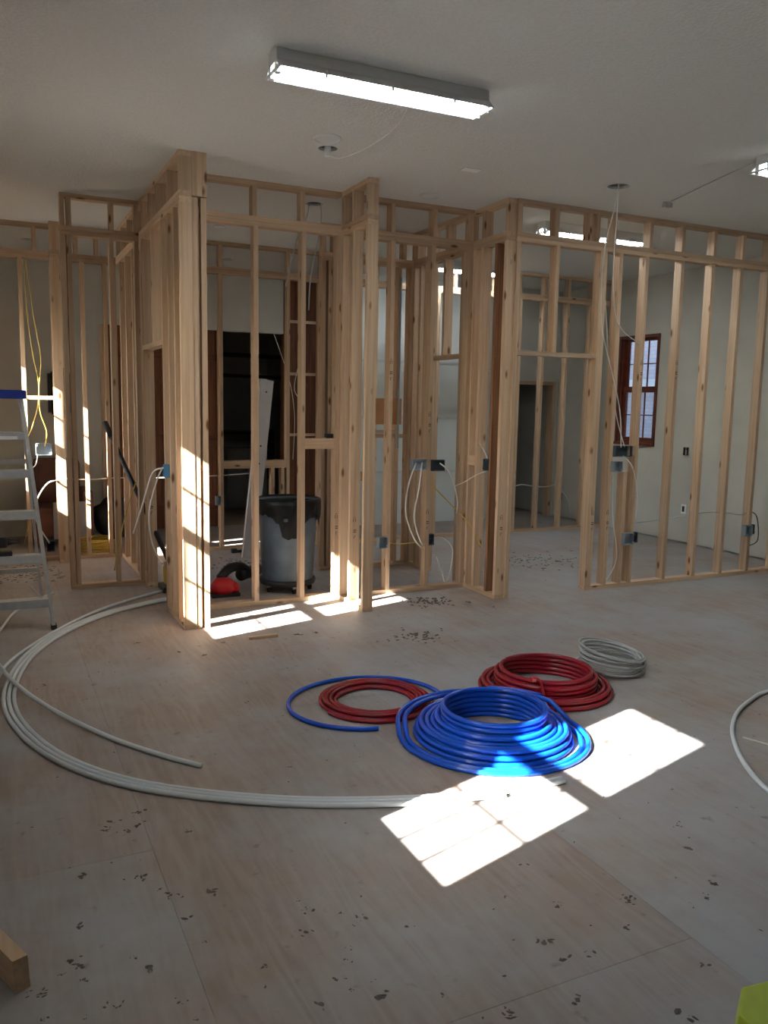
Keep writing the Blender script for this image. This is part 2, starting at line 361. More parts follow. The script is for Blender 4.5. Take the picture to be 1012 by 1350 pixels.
# ------------------------------------------------------------------ framed stud walls
T, D_ = .038, .089
ZP0, ZP1, ZP2, ZT = 3.062, 3.100, 3.138, 3.367
def framed(label, axis, base, lo, hi, studs, cripples, gaps=()):
    loc = (lo, base, 0) if axis == 'x' else (base, lo, 0)
    t = thing('stud_wall', label, 'wall frame', loc)
    def mem(name, a, b, z0, z1, lab=None, d0=0.0, d1=0.0):
        if axis == 'x': return member(name, t, a, b, base+d0, base+D_-d1, z0, z1, lab=lab)
        return member(name, t, base+d0, base+D_-d1, a, b, z0, z1, lab=lab)
    edges = [lo]
    for (a, b, h) in gaps: edges += [a, b]
    edges.append(hi)
    for a, b in zip(edges[::2], edges[1::2]):
        if b-a > .01: mem('bottom_plate', a, b, 0, T)
    mem('top_plate', lo, hi, ZP0, ZP1-.001); mem('top_plate', lo, hi, ZP1+.001, ZP2)
    mem('ceiling_plate', lo, hi, ZT, ZC)
    for x in studs: mem('stud', x, x+T, T, ZP0)
    for x in cripples: mem('cripple_stud', x, x+T, ZP2, ZT)
    for (a, b, h) in gaps: mem('door_header', a, b, h, h+T)
    return t, mem

Y0, YE, YBW, YM = 6.000, 6.530, 7.700, 9.150
XC, XF, XH = 1.255, 2.693, 3.966
# C: long wall running back from the sunlit corner post, with a doorway
wc, mc = framed('long stud wall with a doorway, its sunlit end post beside the trash can bay', 'y', XC, Y0, YM, [6.0, 6.20, 6.42, 6.66, 7.57, 7.612, 8.12, 8.53, 8.91], [6.0, 6.42, 6.85, 7.21, 7.51, 7.95, 8.35, 8.75, 9.08], gaps=[(6.70, 7.57, 2.122)])
mc('cripple_stud', 7.11, 7.148, 2.16, ZP0)
for a in (1.346, 1.407): member('stud', wc, a, a+T, Y0+.004, Y0+.004+D_, 0.0, 3.10)
member('trim_strip', wc, 1.386, 1.405, Y0+.05, Y0+.08, 0.03, 3.05, WOOD, 'spacer strip recessed in the gap between two studs')
for a in (1.346, 1.381, 1.416): member('packer', wc, a, a+.034, Y0-.004, Y0+.09, 3.107, ZC)
# E + G bays
we, me_ = framed('stud wall bay in front of the grey trash can, with a low blocked opening', 'x', YE, XC+D_, XF, [1.345, 1.946, 2.346, 2.655], [1.36, 1.935, 2.335], gaps=())
me_('block', 2.384, 2.655, 1.303, 1.392, d0=.02, d1=.03)
wg, mg = framed('stud wall bay with hanging white cables and steel boxes', 'x', YE, XF+D_, XH, [2.784, 3.152, 3.547, 3.928], [2.79, 3.145, 3.555, 3.925])
# F stub
wf, mf = framed('short stub of stud wall between the two bays, lit at its foot', 'y', XF, Y0, YE, [6.0, 6.28, 6.49], [6.0, 6.28, 6.49])
# H stub plus its run to the back
wh, mh = framed('stud wall with a narrow inner doorway, ending in a stub beside the wide doorway', 'y', XH, Y0, 7.70, [6.0, 6.14, 6.36, 6.50, 6.66, 6.70, 7.32, 7.40, 7.52, 7.66], [6.0, 6.36, 6.60, 7.0, 7.3, 7.6], gaps=[(6.738, 7.32, 2.125)])
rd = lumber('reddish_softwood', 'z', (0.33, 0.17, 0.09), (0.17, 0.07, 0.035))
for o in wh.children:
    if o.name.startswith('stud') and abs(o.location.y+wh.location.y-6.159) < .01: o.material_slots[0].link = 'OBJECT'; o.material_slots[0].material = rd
mh('cripple_stud', 7.03, 7.068, 2.163, ZP0)
mh('block', 6.40, 6.50, 1.15, 1.24)
# I
wi, mi = framed('long stud wall with a wide doorway in front of the brown window', 'x', Y0-.02, XH+D_, XR, [4.057, 4.94, 4.978, 5.155, 5.46, 5.89, 6.28, 6.655, 7.03, 7.42, 7.86], [4.06, 4.44, 4.80, 4.88, 5.07, 5.49, 5.88, 6.285, 6.665, 7.03, 7.42], gaps=[(4.095, 4.94, 2.125)])
mi('cripple_stud', 4.46, 4.498, 2.163, ZP0)
mi('short_stud', 5.34, 5.378, T, 1.10); mi('block', 5.378, 5.46, 1.25, 1.34)
# B
wb, mb = framed('narrow stud wall of the closet beside the step ladder', 'x', YBW, 0.611, XC, [.611, .66, 1.004, 1.215], [.611, .665, 1.01, 1.215])
# A
wa, ma = framed('far stud wall with yellow cables hanging behind the step ladder', 'x', YM, XL, XC, [-.42, .0, .324, .902, 1.125, 1.215], [-.42, .0, .46, .85, 1.05, 1.2])
ma('block', .362, .611, 1.67, 1.708)
for k, y in enumerate((8.98, 9.11)): member('stud', wa, .611, .70, y, y+T, T, ZP0)
member('bottom_plate', wa, .611, .70, 8.98, YM, 0, T); member('top_plate', wa, .611, .70, 8.98, YM, ZP0, ZP1-.001); member('top_plate', wa, .611, .70, 8.98, YM, ZP1+.001, ZP2)
member('cripple_stud', wa, .611, .70, 8.98, 9.018, ZP2, ZT); member('ceiling_plate', wa, .611, .70, 8.98, YM, ZT, ZC)
# J
wj, mj = framed('far stud wall in front of the dark garage opening', 'x', YM, XC+D_, 4.20, [1.36, 1.85, 2.334, 3.113, 3.50, 3.545, 4.0], [1.36, 1.85, 2.334, 3.113, 3.52, 4.0])
mj('block', 2.372, 3.113, .93, 1.02, d0=.01)
for x in (2.93, 3.05): mj('short_stud', x, x+T, T, .93)
# L
wl, ml = framed('inner stud wall carrying an orange plywood panel', 'x', YBW, 2.98, XH+D_, [2.98, 3.045, 3.11, 3.52, 3.80, 3.93, 3.97], [2.98, 3.09, 3.5, 3.85, 4.0])
ml('block', 3.56, 3.80, 1.34, 1.378, d0=.01); ml('block', 3.56, 3.80, 1.385, 1.42, d0=.01); ml('block', 3.148, 3.52, .90, .99, d0=.01); ml('block', 3.84, 3.93, 1.34, 1.378)
# M
wm, mm = framed('far stud wall in front of the dark framed doorway', 'x', YM, 4.20, XR, [4.22, 4.81, 5.07, 5.45, 5.50, 6.24, 6.282, 6.652, 7.042, 7.43, 7.86], [4.22, 4.81, 5.3, 5.9, 6.27, 6.66, 7.05, 7.43, 7.85], gaps=[(5.54, 6.24, 2.125)])
# grade stamps printed on some studs
def stamp(parent, x, y, z, facing):
    bm = bmesh.new()
    for (u, v, a, b) in ((-.012, .10, .005, .03), (.006, .10, .004, .032), (-.002, .125, .014, .004), (0, .0, .026, .007), (0, .016, .026, .007), (-.006, -.045, .004, .024), (.003, -.034, .012, .004)):
        if facing == 'y': add_box(bm, x+u-a/2, x+u+a/2, y-.0006, y+.001, z+v-b/2, z+v+b/2)
        else: add_box(bm, x-.0006, x+.001, y+u-a/2, y+u+a/2, z+v-b/2, z+v+b/2)
    obj('grade_stamp', bm, M['ink'], parent)
stamp(wi, 4.997, Y0-.02, .62, 'y'); stamp(wi, 5.174, Y0-.02, .62, 'y'); stamp(wi, 5.479, Y0-.02, 2.0, 'y'); stamp(wi, 5.909, Y0-.02, 2.02, 'y')
stamp(wh, XH+.045, Y0, .62, 'y'); stamp(wg, 3.566, YE, .62, 'y'); stamp(wg, 3.566, YE, 1.5, 'y'); stamp(we, 2.674, YE, .62, 'y'); stamp(wf, XF+.045, Y0+.28, .62, 'y'); stamp(wg, 3.171, YE, 1.95, 'y')
stamp(wc, XC+.045, 7.57, .72, 'y')

# orange plywood panel on the inner wall
tag(member('plywood_panel', None, 3.45, 3.86, YBW-.014, YBW-.001, 1.48, 1.745, M['plywood']), 'small orange plywood panel nailed across inner studs', 'panel')

# ------------------------------------------------------------------ ceiling lights
def strip_light(x0, yc, label):
    L_ = 1.216; t = thing('strip_light', label, 'light', (x0+L_/2, yc, ZC)); x1 = x0+L_; z0 = ZC-.105
    bm = bmesh.new()                                           # housing: trapezoid trough
    pr = [(-.06, ZC), (.06, ZC), (.065, ZC-.055), (.105, z0+.012), (.105, z0+.004), (.055, ZC-.062), (-.055, ZC-.062), (-.105, z0+.004), (-.105, z0+.012), (-.065, ZC-.055)]
    A = [bm.verts.new((x0, yc+p[0], p[1])) for p in pr]; B = [bm.verts.new((x1, yc+p[0], p[1])) for p in pr]
    n = len(pr)
    for i in range(n): bm.faces.new((A[i], A[(i+1) % n], B[(i+1) % n], B[i]))
    for R_ in (A, B): bm.faces.new((R_[0], R_[1], R_[2], R_[5], R_[6], R_[9])); bm.faces.new((R_[2], R_[3], R_[4], R_[5])); bm.faces.new((R_[6], R_[7], R_[8], R_[9]))
    obj('housing', bm, M['white'], t)
    for sgn in (-1, 1):
        tube('tube', [(x0+.03, yc+sgn*.048, z0+.008), (x1-.03, yc+sgn*.048, z0+.008)], .0165, M['tube'], t, 10, 0)
        for xe in (x0+.012, x1-.012):
            boxobj('socket', M['reflector'], t, (xe-.012, xe+.012, yc+sgn*.048-.016, yc+sgn*.048+.016, z0-.012, ZC-.06))
    for xe in (x0, x1):
        boxobj('end_rail', M['white'], t, (xe-.004, xe+.004, yc-.105, yc+.105, z0, z0+.012))
    for q in (.2, .5, .8): boxobj('clip', M['white'], t, (x0+L_*q-.006, x0+L_*q+.006, yc-.112, yc-.104, z0-.012, z0+.02))
    return t
strip_light(1.335, 4.15, 'lit twin tube strip light above the open floor, cord to a ceiling hole')
strip_light(4.79, 4.18, 'lit twin tube strip light whose cord runs along ceiling clips')
strip_light(4.75, 6.62, 'lit twin tube strip light just behind the long stud wall top')
strip_light(4.75, 9.00, 'lit twin tube strip light at the far stud wall by the white panels')

# recessed lamp trims, holes and small ceiling things
def disc(name, x, y, r, label, cat):
    bm = bmesh.new(); rr = lathe(bm, [(r, ZC), (r, ZC-.006), (r*.86, ZC-.012), (r*.8, ZC-.006), (r*.55, ZC-.004)], x, y, 28); bm.faces.new(rr[-1])
    return tag(obj(name, bm, M['white'], smooth=False), label, cat)
disc('recessed_light', 2.07, 5.284, .095, 'white recessed lamp trim beside a wired ceiling hole', 'light')
disc('recessed_light', 3.371, 6.279, .085, 'white recessed lamp trim over the bay with hanging cables', 'light')
disc('recessed_light', 2.15, 8.364, .08, 'white recessed lamp trim above the trash can room', 'light')
bx = boxobj('ceiling_patch', M['reflector'], None, (3.20, 3.34, 5.42, 5.50, ZC-.004, ZC), bevel=.0015); tag(bx, 'small rectangular cover patch on the bare ceiling', 'patch')
def hole_ring(i, label):
    hx, hy, hr = HOLES[i]; bm = bmesh.new()
    lathe(bm, [(hr*1.02, ZC+.001), (hr*1.02, ZC+.12), (hr*1.06, ZC+.12), (hr*1.06, ZC+.021)], hx, hy, 24)   # open sleeve into the unlit attic
    return tag(obj('ceiling_can', bm, M['steelbox'], smooth=True), label, 'lamp housing')
hole_ring(0, 'dark open lamp hole with a white plug next to the recessed trim')
hole_ring(1, 'dark open lamp hole with two wires above the trash can bay')
hole_ring(2, 'dark open lamp hole with long white cables by the long stud wall')
hole_ring(3, 'dark open lamp hole above the far beige corner')
hole_ring(4, 'dark open lamp hole above the garage doorway')
bm = bmesh.new(); add_box(bm, 2.14, 2.175, 5.48, 5.51, ZC-.05, ZC+.02); add_tube(bm, [(2.158, 5.494, ZC+.02), (2.158, 5.494, ZC-.03)], .022, 8)
tag(obj('plug_socket', bm, M['reflector']), 'white plug socket hanging in the ceiling hole', 'socket')
tag(tube('lamp_cord', [(2.16, 5.48, ZC-.05), (2.22, 5.40, ZC-.075), (2.30, 5.15, ZC-.06), (2.33, 4.8, ZC-.03), (2.25, 4.45, ZC-.008), (2.2, 4.23, ZC-.02)], .004, M['cable'], seg=6), 'thin white cord looping from ceiling hole to strip light', 'cord')
tag(tube('lamp_cord', [(4.83, 4.3, ZC-.02), (5.0, 4.8, ZC-.006), (5.21, 5.49, ZC-.006)], .004, M['gcable'], seg=6), 'grey cord along the ceiling to a pair of clips', 'cord')
cc = thing('cord_clip', 'grey cord clips screwed to the bare ceiling', 'clip', (5.21, 5.49, ZC)); boxobj('clip_base', M['gcable'], cc, (5.165, 5.25, 5.48, 5.50, ZC-.008, ZC))
for dx in (-.035, 0, .03): boxobj('clip_prong', M['gcable'], cc, (5.21+dx-.006, 5.21+dx+.006, 5.47, 5.51, ZC-.04, ZC-.006))

# ------------------------------------------------------------------ wiring boxes
def wbox(x, y, z, facing, mat, label, wd=.085, h=.10, dp=.055):
    """open fronted wiring box; facing = direction the open side looks"""
    t = thing('wiring_box', label, 'electrical box', (x, y, z)); th = .004
    bm = bmesh.new()
    def bxl(u0, u1, v0, v1, d0, d1):
        if facing == '-y': add_box(bm, x+u0, x+u1, y+d0, y+d1, z+v0, z+v1)
        elif facing == '-x': add_box(bm, x+d0, x+d1, y+u0, y+u1, z+v0, z+v1)
        elif facing == '+y': add_box(bm, x+u0, x+u1, y-d1, y-d0, z+v0, z+v1)
    bxl(-wd/2, -wd/2+th, -h/2, h/2, 0, dp); bxl(wd/2-th, wd/2, -h/2, h/2, 0, dp); bxl(-wd/2, wd/2, h/2-th, h/2, 0, dp); bxl(-wd/2, wd/2, -h/2, -h/2+th, 0, dp)
    obj('box_body', bm, mat, t)
    bm = bmesh.new(); bxl(-wd/2, wd/2, -h/2, h/2, dp-th, dp+.0); obj('box_back', bm, mat, t)
    bm = bmesh.new(); bxl(-wd/2, -wd/2+.02, h/2-.03, h/2-.012, -.002, .0); obj('mounting_ear', bm, mat, t)
    bm = bmesh.new(); bxl(wd/2-.02, wd/2, -h/2+.012, -h/2+.03, -.002, .0); obj('mounting_ear', bm, mat, t)
    return t
wbox(1.213, 6.50, 1.145, '-x', M['bluebox'], 'blue wiring box on the sunlit corner post wall', .06, .10, .04)
wbox(3.44, 6.47, 1.16, '-y', M['steelbox'], 'grey double wiring box with looping white cables', .15, .10)
wbox(3.665, 6.52, 1.145, '-y', M['darkbox'], 'dark wiring box right of the looping white cables', .12, .10)
wbox(3.095, 6.46, .478, '-y', M['steelbox'], 'pale grey wiring box low on the bay stud', .085, .10)
wbox(3.62, 6.54, .464, '-y', M['darkbox'], 'dark low wiring box beside the bay stud', .05, .10)
wbox(3.94, 6.19, 1.174, '-x', M['darkbox'], 'dark wiring box on the stub beside the wide doorway', .06, .10, .045)
wbox(5.30, 5.95, 1.293, '-y', M['darkbox'], 'dark triple wiring box under the cables from the ceiling', .20, .10)
wbox(5.225, 5.93, 1.153, '-y', M['steelbox'], 'grey wiring box on top of the short stud', .10, .10)
wbox(5.405, 5.93, .467, '-y', M['steelbox'], 'low grey wiring box beside the short stud', .11, .11)
wbox(5.535, 5.99, .467, '-y', M['darkbox'], 'low dark wiring box beside the short stud', .05, .10)
wbox(6.985, 5.93, .466, '-y', M['steelbox'], 'low grey wiring box far along the long stud wall', .10, .11)
wbox(7.11, 5.99, .466, '-y', M['darkbox'], 'low dark wiring box far along the long stud wall', .05, .10)
wbox(XR-.03, 7.734, 1.163, '-x', M['black'], 'black wiring box in pale wall below the window', .06, .10, .035)
wbox(XR-.03, 10.218, .326, '-x', M['black'], 'black wiring box low on pale wall by dark doorway', .06, .10, .035)
wbox(.50, 9.09, 1.167, '-y', M['steelbox'], 'shiny steel wiring box on the yellow cables', .15, .12)
wbox(.535, 9.10, .16, '-y', M['darkbox'], 'dark wiring box low behind the ladder rail', .07, .11)
wbox(2.10+.19, 9.06, .58, '-y', M['steelbox'], 'small steel wiring box beside the leaning metal track', .06, .10)
t = thing('outlet_plate', 'white outlet frame low on the pale right wall', 'outlet', (XR, 7.722, .435))
boxobj('plate', M['reflector'], t, (XR-.008, XR-.0, 7.685, 7.76, .375, .495), bevel=.002); boxobj('socket_face', M['black'], t, (XR-.012, XR-.007, 7.705, 7.74, .40, .47))

# ------------------------------------------------------------------ cables
def cab(pts, mat, label, r=.0048, name='cable'): return tag(tube(name, pts, r, M[mat], seg=6), label, 'cable')
for k, (dx, lab) in enumerate(((0, 'white cable drooping from the ceiling hole to the dark triple box'), (.05, 'white cable beside the drooping one, ending at the stud'))):
    if k == 0: cab([(4.545, 5.325, ZC+.05), (4.52, 5.34, 3.25), (4.53, 5.45, 2.9), (4.75, 5.70, 2.4), (5.05, 5.88, 2.0), (5.20, 5.92, 1.65), (5.26, 5.95, 1.33)], 'cable', lab)
    else: cab([(4.485, 5.265, ZC+.05), (4.50, 5.28, 3.2), (4.68, 5.50, 2.75), (5.02, 5.80, 2.42), (5.45, 5.99, 2.28)], 'cable', lab)
cab([(5.10, 6.12, 3.05), (5.12, 6.10, 2.6), (5.2, 6.08, 2.0), (5.27, 6.04, 1.6), (5.33, 5.98, 1.33)], 'cable', 'white cable dropping from the top plate behind the dark triple box')
cab([(5.30, 5.96, 1.25), (5.38, 5.92, 1.15), (5.47, 5.93, .9), (5.50, 5.97, .66)], 'cable', 'white cable tail curling below the dark triple box')
cab([(5.22, 5.99, 1.10), (5.23, 5.98, .7), (5.28, 5.95, .3), (5.20, 5.98, .08)], 'cable', 'white cable hanging by the short stud to the floor plate')
cab([(5.50, 6.03, .60), (5.9, 6.03, .62), (6.28, 6.03, .66), (6.65, 6.03, .66), (6.97, 6.03, .62), (7.05, 6.03, .66)], 'gcable', 'grey cable strung through the studs of the long wall', .005)
cab([(7.05, 6.03, .66), (7.16, 6.0, .60), (7.18, 5.98, .36), (7.08, 5.99, .30)], 'bcable', 'black cable loop around the low dark box', .005)
cab([(3.40, 6.46, 1.18), (3.30, 6.40, 1.0), (3.27, 6.39, .75), (3.38, 6.42, .5), (3.52, 6.53, .40)], 'cable', 'white cable making the outer loop below the grey double box', .007)
cab([(3.46, 6.46, 1.18), (3.40, 6.40, .95), (3.36, 6.40, .70), (3.44, 6.42, .48), (3.54, 6.53, .42)], 'cable', 'white cable making the inner loop below the grey double box', .007)
cab([(3.66, 6.50, 1.17), (3.74, 6.45, 1.08), (3.83, 6.46, .85), (3.85, 6.50, .70)], 'cable', 'white cable arching from the dark box', .007)
cab([(3.60, 6.60, 1.0), (3.80, 6.56, .80), (3.955, 6.42, .6), (4.0, 6.3, .42)], 'ycable', 'yellow cable slanting down across the bay corner', .006)
cab([(2.80, 6.575, .45), (3.0, 6.57, .48), (3.3, 6.57, .44), (3.53, 6.57, .45)], 'ycable', 'yellowish cable strung level through the bay studs', .006)
cab([(3.60, 6.60, .46), (3.75, 6.58, .47), (3.86, 6.57, .36), (3.84, 6.57, .15), (3.80, 6.57, .05)], 'cable', 'white cable falling to the floor in the bay corner')
cab([(3.68, 6.55, .30), (3.73, 6.55, .18), (3.77, 6.55, .06)], 'cable', 'short white cable end at the bay corner foot')
cab([(3.99, 6.19, 1.18), (3.98, 6.26, 1.28), (3.97, 6.34, 1.36)], 'cable', 'short white cable rising above the stub wiring box')
cab([(3.99, 6.20, 1.12), (3.94, 6.30, 1.08), (3.90, 6.45, 1.0), (3.85, 6.55, .95)], 'cable', 'white cable slanting back from the stub wiring box')
cab([(1.21, 6.48, 1.17), (1.14, 6.58, 1.12), (1.08, 6.72, .85), (1.02, 6.80, .62)], 'cable', 'white cable end hanging off the blue box', .007)
cab([(1.21, 6.525, 1.17), (1.18, 6.63, 1.05), (1.13, 6.70, .8), (1.15, 6.70, .55), (1.22, 6.66, .38)], 'cable', 'white cable looping from the blue box down to the door jamb', .007)
cab([(.385, 9.13, 3.05), (.39, 9.12, 2.6), (.42, 9.1, 2.2), (.47, 9.08, 1.85), (.46, 9.08, 1.62), (.40, 9.08, 1.40), (.36, 9.1, 1.3)], 'ycable', 'yellow cable with its end crossing left above the steel box')
cab([(.40, 9.13, 3.05), (.45, 9.12, 2.5), (.50, 9.06, 2.1), (.475, 9.05, 1.8), (.475, 9.05, 1.55), (.53, 9.06, 1.35), (.51, 9.07, 1.2)], 'ycable', 'yellow cable with its end running into the steel box')
cab([(.44, 9.08, 1.12), (.42, 9.07, 1.02), (.38, 9.05, .98)], 'cable', 'short white cable end below the steel box')
cab([(.605, 8.97, .86), (.52, 9.05, .82), (.42, 9.06, .66), (.40, 9.06, .45), (.52, 9.06, .20)], 'cable', 'white cable arching behind the ladder to the low dark box', .007)
cab([(.36, 9.08, .55), (.33, 9.06, .40), (.28, 9.02, .22)], 'ycable', 'yellow cable end hanging between the ladder rails')
cab([(.62, 9.20, .86), (.9, 9.20, .84), (1.25, 9.2, .85), (1.6, 9.2, .84), (2.3, 9.2, .85), (2.85, 9.2, .88)], 'cable', 'white cable strung level through the far studs', .006)
cab([(1.18, 7.66, .95), (1.1, 7.64, .72), (1.04, 7.63, .5), (.97, 7.62, .16)], 'ycable', 'yellowish cable trailing from the closet stud', .006)
cab([(2.60, 7.05, ZC+.05), (2.58, 7.05, 3.3), (2.50, 7.08, 3.1), (2.42, 7.15, 2.7)], 'gcable', 'grey wire slanting from the hole above the trash can', .005)
cab([(2.69, 7.03, ZC+.05), (2.70, 7.02, 3.25), (2.62, 7.05, 2.8), (2.60, 7.05, 2.5)], 'gcable', 'grey wire hanging beside the trash can bay stud', .005)
cab([(6.282, 9.20, .60), (6.45, 9.2, .64), (6.65, 9.2, .61), (6.85, 9.2, .60), (7.04, 9.2, .63)], 'cable', 'white cable strung through studs by the dark doorway', .006)
cab([(7.82, 10.15, .46), (7.86, 10.0, .30), (7.80, 9.85, .12)], 'cable', 'short white cable hanging below the black doorway box')
cab([(3.50, 10.84, 2.6), (3.72, 10.84, 2.0), (3.80, 10.84, 1.5), (3.78, 10.84, .9)], 'cable', 'white cable against the brown boards')
cab([(3.86, 10.84, 2.2), (3.80, 10.84, 1.85), (3.95, 10.84, 1.6), (3.90, 10.84, 1.1)], 'cable', 'curly white cable against the brown boards')
tag(tube('conduit', [(3.80, 7.64, 2.95), (3.80, 7.64, 1.3), (3.79, 7.62, 1.24)], .011, M['steelbox'], sub=0), 'thin grey conduit pipe up the inner stud wall', 'pipe')
cab([(3.44, 7.66, 1.0), (3.50, 7.64, .8), (3.46, 7.64, .5)], 'bcable', 'black wire curving beside the inner studs', .004)

# ------------------------------------------------------------------ pipe coils on the floor
def coil_pts(cx, cy, layers, jit=.004, n=40, ph=0.0, lift=None):
    """layers: list of (radius, height) turns joined into one continuous run"""
    out = []
    for i, (r, z) in enumerate(layers):
        r1, z1 = layers[i+1] if i+1 < len(layers) else (r, z)
        ox, oy = random.uniform(-jit, jit), random.uniform(-jit, jit)
        for k in range(n):
            t = k/n; b = t*t*(3-2*t) if t > .0 else 0
            b = max(0.0, (t-.8)/.2); a = 2*math.pi*t+ph
            out.append((cx+ox+(r*(1-b)+r1*b)*math.cos(a), cy+oy+(r*(1-b)+r1*b)*math.sin(a), z*(1-b)+z1*b+(lift(a, r) if lift else 0)))
    return out
def coil(name, cx, cy, layers, r, mat, label, cat='pipe coil', jit=.004, ph=0.0, extra=(), lift=None):
    bm = bmesh.new(); add_tube(bm, coil_pts(cx, cy, layers, jit, ph=ph, lift=lift), r, 8)
    t = thing(name, label, cat, (cx, cy, 0)); obj('coiled_pipe', bm, mat, t, smooth=True)
    for pts in extra: tube('pipe_tail', pts, r, mat, t)
    return t
R = .0138; d = R*2.02
BX, BY, RX, RY, FX, FY = 2.30, 3.45, 2.985, 3.93, 1.935, 4.118
def sstep(x, hi, lo): x = min(1, max(0, (hi-x)/(hi-lo))); return x*x*(3-2*x)
def ride(a, r):                                                # the loose outer blue turns ride over their neighbours
    if r < .44: return 0
    x, y = BX+r*math.cos(a), BY+r*math.sin(a)
    return max(.066*sstep(math.hypot(x-RX, y-RY), .52, .43), .050*sstep(math.hypot(x-FX, y-FY), .60, .50))
lay = [(.492, R), (.458, R)] + [(.402-.029*i, R) for i in range(4)] + [(.333+.029*i, R+d) for i in range(3)] + [(.375, R+2*d), (.345, R+2*d)] + [(.313-.012*i, R+(2.1-.2*i)*d) for i in range(2)] + [(.292, R+i*d) for i in range(4)] + [(.262, R+i*d*.99) for i in range(0, 6)]
bl = coil('pipe_coil', BX, BY, lay, R, M['pexblue'], 'bright blue pipe coil stacked on the floor at the sun patch', ph=.4, lift=ride, jit=.002)
lay = [(.392, R), (.362, R), (.333, R), (.345, R+d), (.374, R+d)] + [(.297, R+i*d) for i in range(4)] + [(.268, R+i*d) for i in range(0, 5)]
coil('pipe_coil', RX, RY, lay, R, M['pexred'], 'tall stacked red pipe coil behind the blue coil', ph=2.2, jit=.002)
RF = .0108
lay = [(.325-.0225*i, RF) for i in range(6)] + [(.24+.026*i, RF*2.9) for i in range(3)]
coil('pipe_coil', FX, FY, lay, RF, M['pexred'], 'flat red pipe coil lying inside a loose blue pipe loop', ph=3.4, jit=.002)
bp_ = [(FX-.05+.45*math.cos(v), FY+.40*math.sin(v), .0125) for v in [math.radians(q) for q in range(-8, 259, 12)]]
tag(tube('pipe_loop', bp_, .0125, M['pexblue'], sub=3), 'loose single blue pipe loop around the flat red coil', 'pipe')
t = thing('zip_tie', 'red tie tail between the red and blue coils', 'tie', (2.74, 3.70, .15))
tube('strap', [(2.715, 3.72, .15), (2.74, 3.70, .17), (2.765, 3.685, .15), (2.77, 3.67, .11), (2.775, 3.655, .075)], .007, M['red'], t); boxobj('buckle', M['red'], t, (2.72, 2.75, 3.70, 3.73, .142, .17), bevel=.004)
# grey cable coil, loosely tilted
bm = bmesh.new(); pts = []
for i in range(16):
    rx, ry = random.uniform(.175, .215), random.uniform(.175, .215); ox, oy = random.uniform(-.02, .02), random.uniform(-.02, .02)
    tl = .010+.0062*i
    for k in range(26):
        a = 2*math.pi*k/26; pts.append((3.605+ox+rx*math.cos(a), 4.07+oy+ry*math.sin(a), tl+.035*(i/16)*math.cos(a-2.6)+ .03*(i/16)))
add_tube(bm, pts, .0065, 6)
t = thing('cable_coil', 'grey cable coil on the floor behind the red pipe coil', 'cable coil', (3.605, 4.07, 0)); obj('coiled_cable', bm, M['gcable'], t, smooth=True)
# yellow cable coil behind the closet
bm = bmesh.new(); pts = []
for i in range(12):
    r_ = random.uniform(.17, .24); ox = random.uniform(-.02, .02)
    for k in range(24):
        a = 2*math.pi*k/24; pts.append((1.02+ox+r_*math.cos(a), 9.62+r_*math.sin(a), .012+.011*i+.01*math.cos(a*2+i)))
add_tube(bm, pts, .008, 6)
t = thing('cable_coil', 'yellow cable coil on the floor behind the far studs', 'cable coil', (1.02, 9.62, 0)); obj('coiled_cable', bm, M['ycable'], t, smooth=True)

# big loops of white pipe
def pipe(pts, label, r=.0118):
    return tag(tube('white_pipe', [(q[0], q[1], q[2] if len(q) > 2 else r) for q in pts], r, M['pexwhite'], sub=5), label, 'pipe')
PA = [(1.60, 7.00), (1.297, 6.94), (1.101, 6.847), (.839, 6.683), (.585, 6.418), (.349, 6.059), (.185, 5.659), (.09, 5.192), (.071, 4.797), (.125, 4.427), (.234, 4.077), (.391, 3.785), (.588, 3.552), (.869, 3.329), (1.212, 3.128), (1.641, 2.965), (1.983, 2.894), (2.30, 2.873)]
def beside(off, trim):                                         # a run parallel to PA, outside its curve
    out = []
    for i, q in enumerate(PA[:len(PA)-trim]):
        a_, b_ = Vector(PA[max(i-1, 0)]), Vector(PA[min(i+1, len(PA)-1)]); tt = (b_-a_).normalized()
        out.append((q[0]+tt.y*off, q[1]-tt.x*off))
    return out
PIPES = [PA, beside(.027, 0), beside(.054, 1)]
pipe(PIPES[0], 'innermost long white pipe of the bundle that curves from the doorway to the sun patch')
pipe(PIPES[1], 'middle long white pipe of the bundle that curves from the doorway to the sun patch')
pipe(PIPES[2], 'outermost, shortest white pipe of the bundle that curves from the doorway to the sun patch')
PIPES.append([(1.62, 7.40), (1.379, 7.33), (1.014, 7.06), (.69, 6.74), (.345, 6.225), (.07, 5.66), (-.03, 5.22), (-.12, 4.8), (-.20, 4.5)])
pipe(PIPES[3], 'white pipe drifting off the bundle past the ladder foot')
PIPES.append([(-.08, 5.80, .026), (.0, 5.501, .038), (.058, 5.205, .038), (.168, 4.819, .036), (.317, 4.467, .024), (.502, 4.12, .0135), (.675, 3.851, .0118), (.829, 3.649, .0118)])
pipe(PIPES[4], 'single white pipe crossing over the bundle, its cut end on open floor')
pipe([(-.12, 6.0), (.016, 6.465), (.12, 6.94), (.267, 7.283), (.45, 7.55)], 'white pipe curving under the step ladder')
pipe([(4.75, 3.36), (4.188, 3.331), (3.973, 3.267), (3.738, 3.158), (3.513, 2.993), (3.33, 2.805), (3.186, 2.611), (3.084, 2.411), (3.02, 2.1)], 'white pipe arc at right of the sun patch')
tag(tube('cable', [(3.485, 2.90, .004), (3.54, 2.76, .004), (3.62, 2.6, .004)], .004, M['cable'], seg=6), 'thin white cable beside the white pipe arc', 'cable')

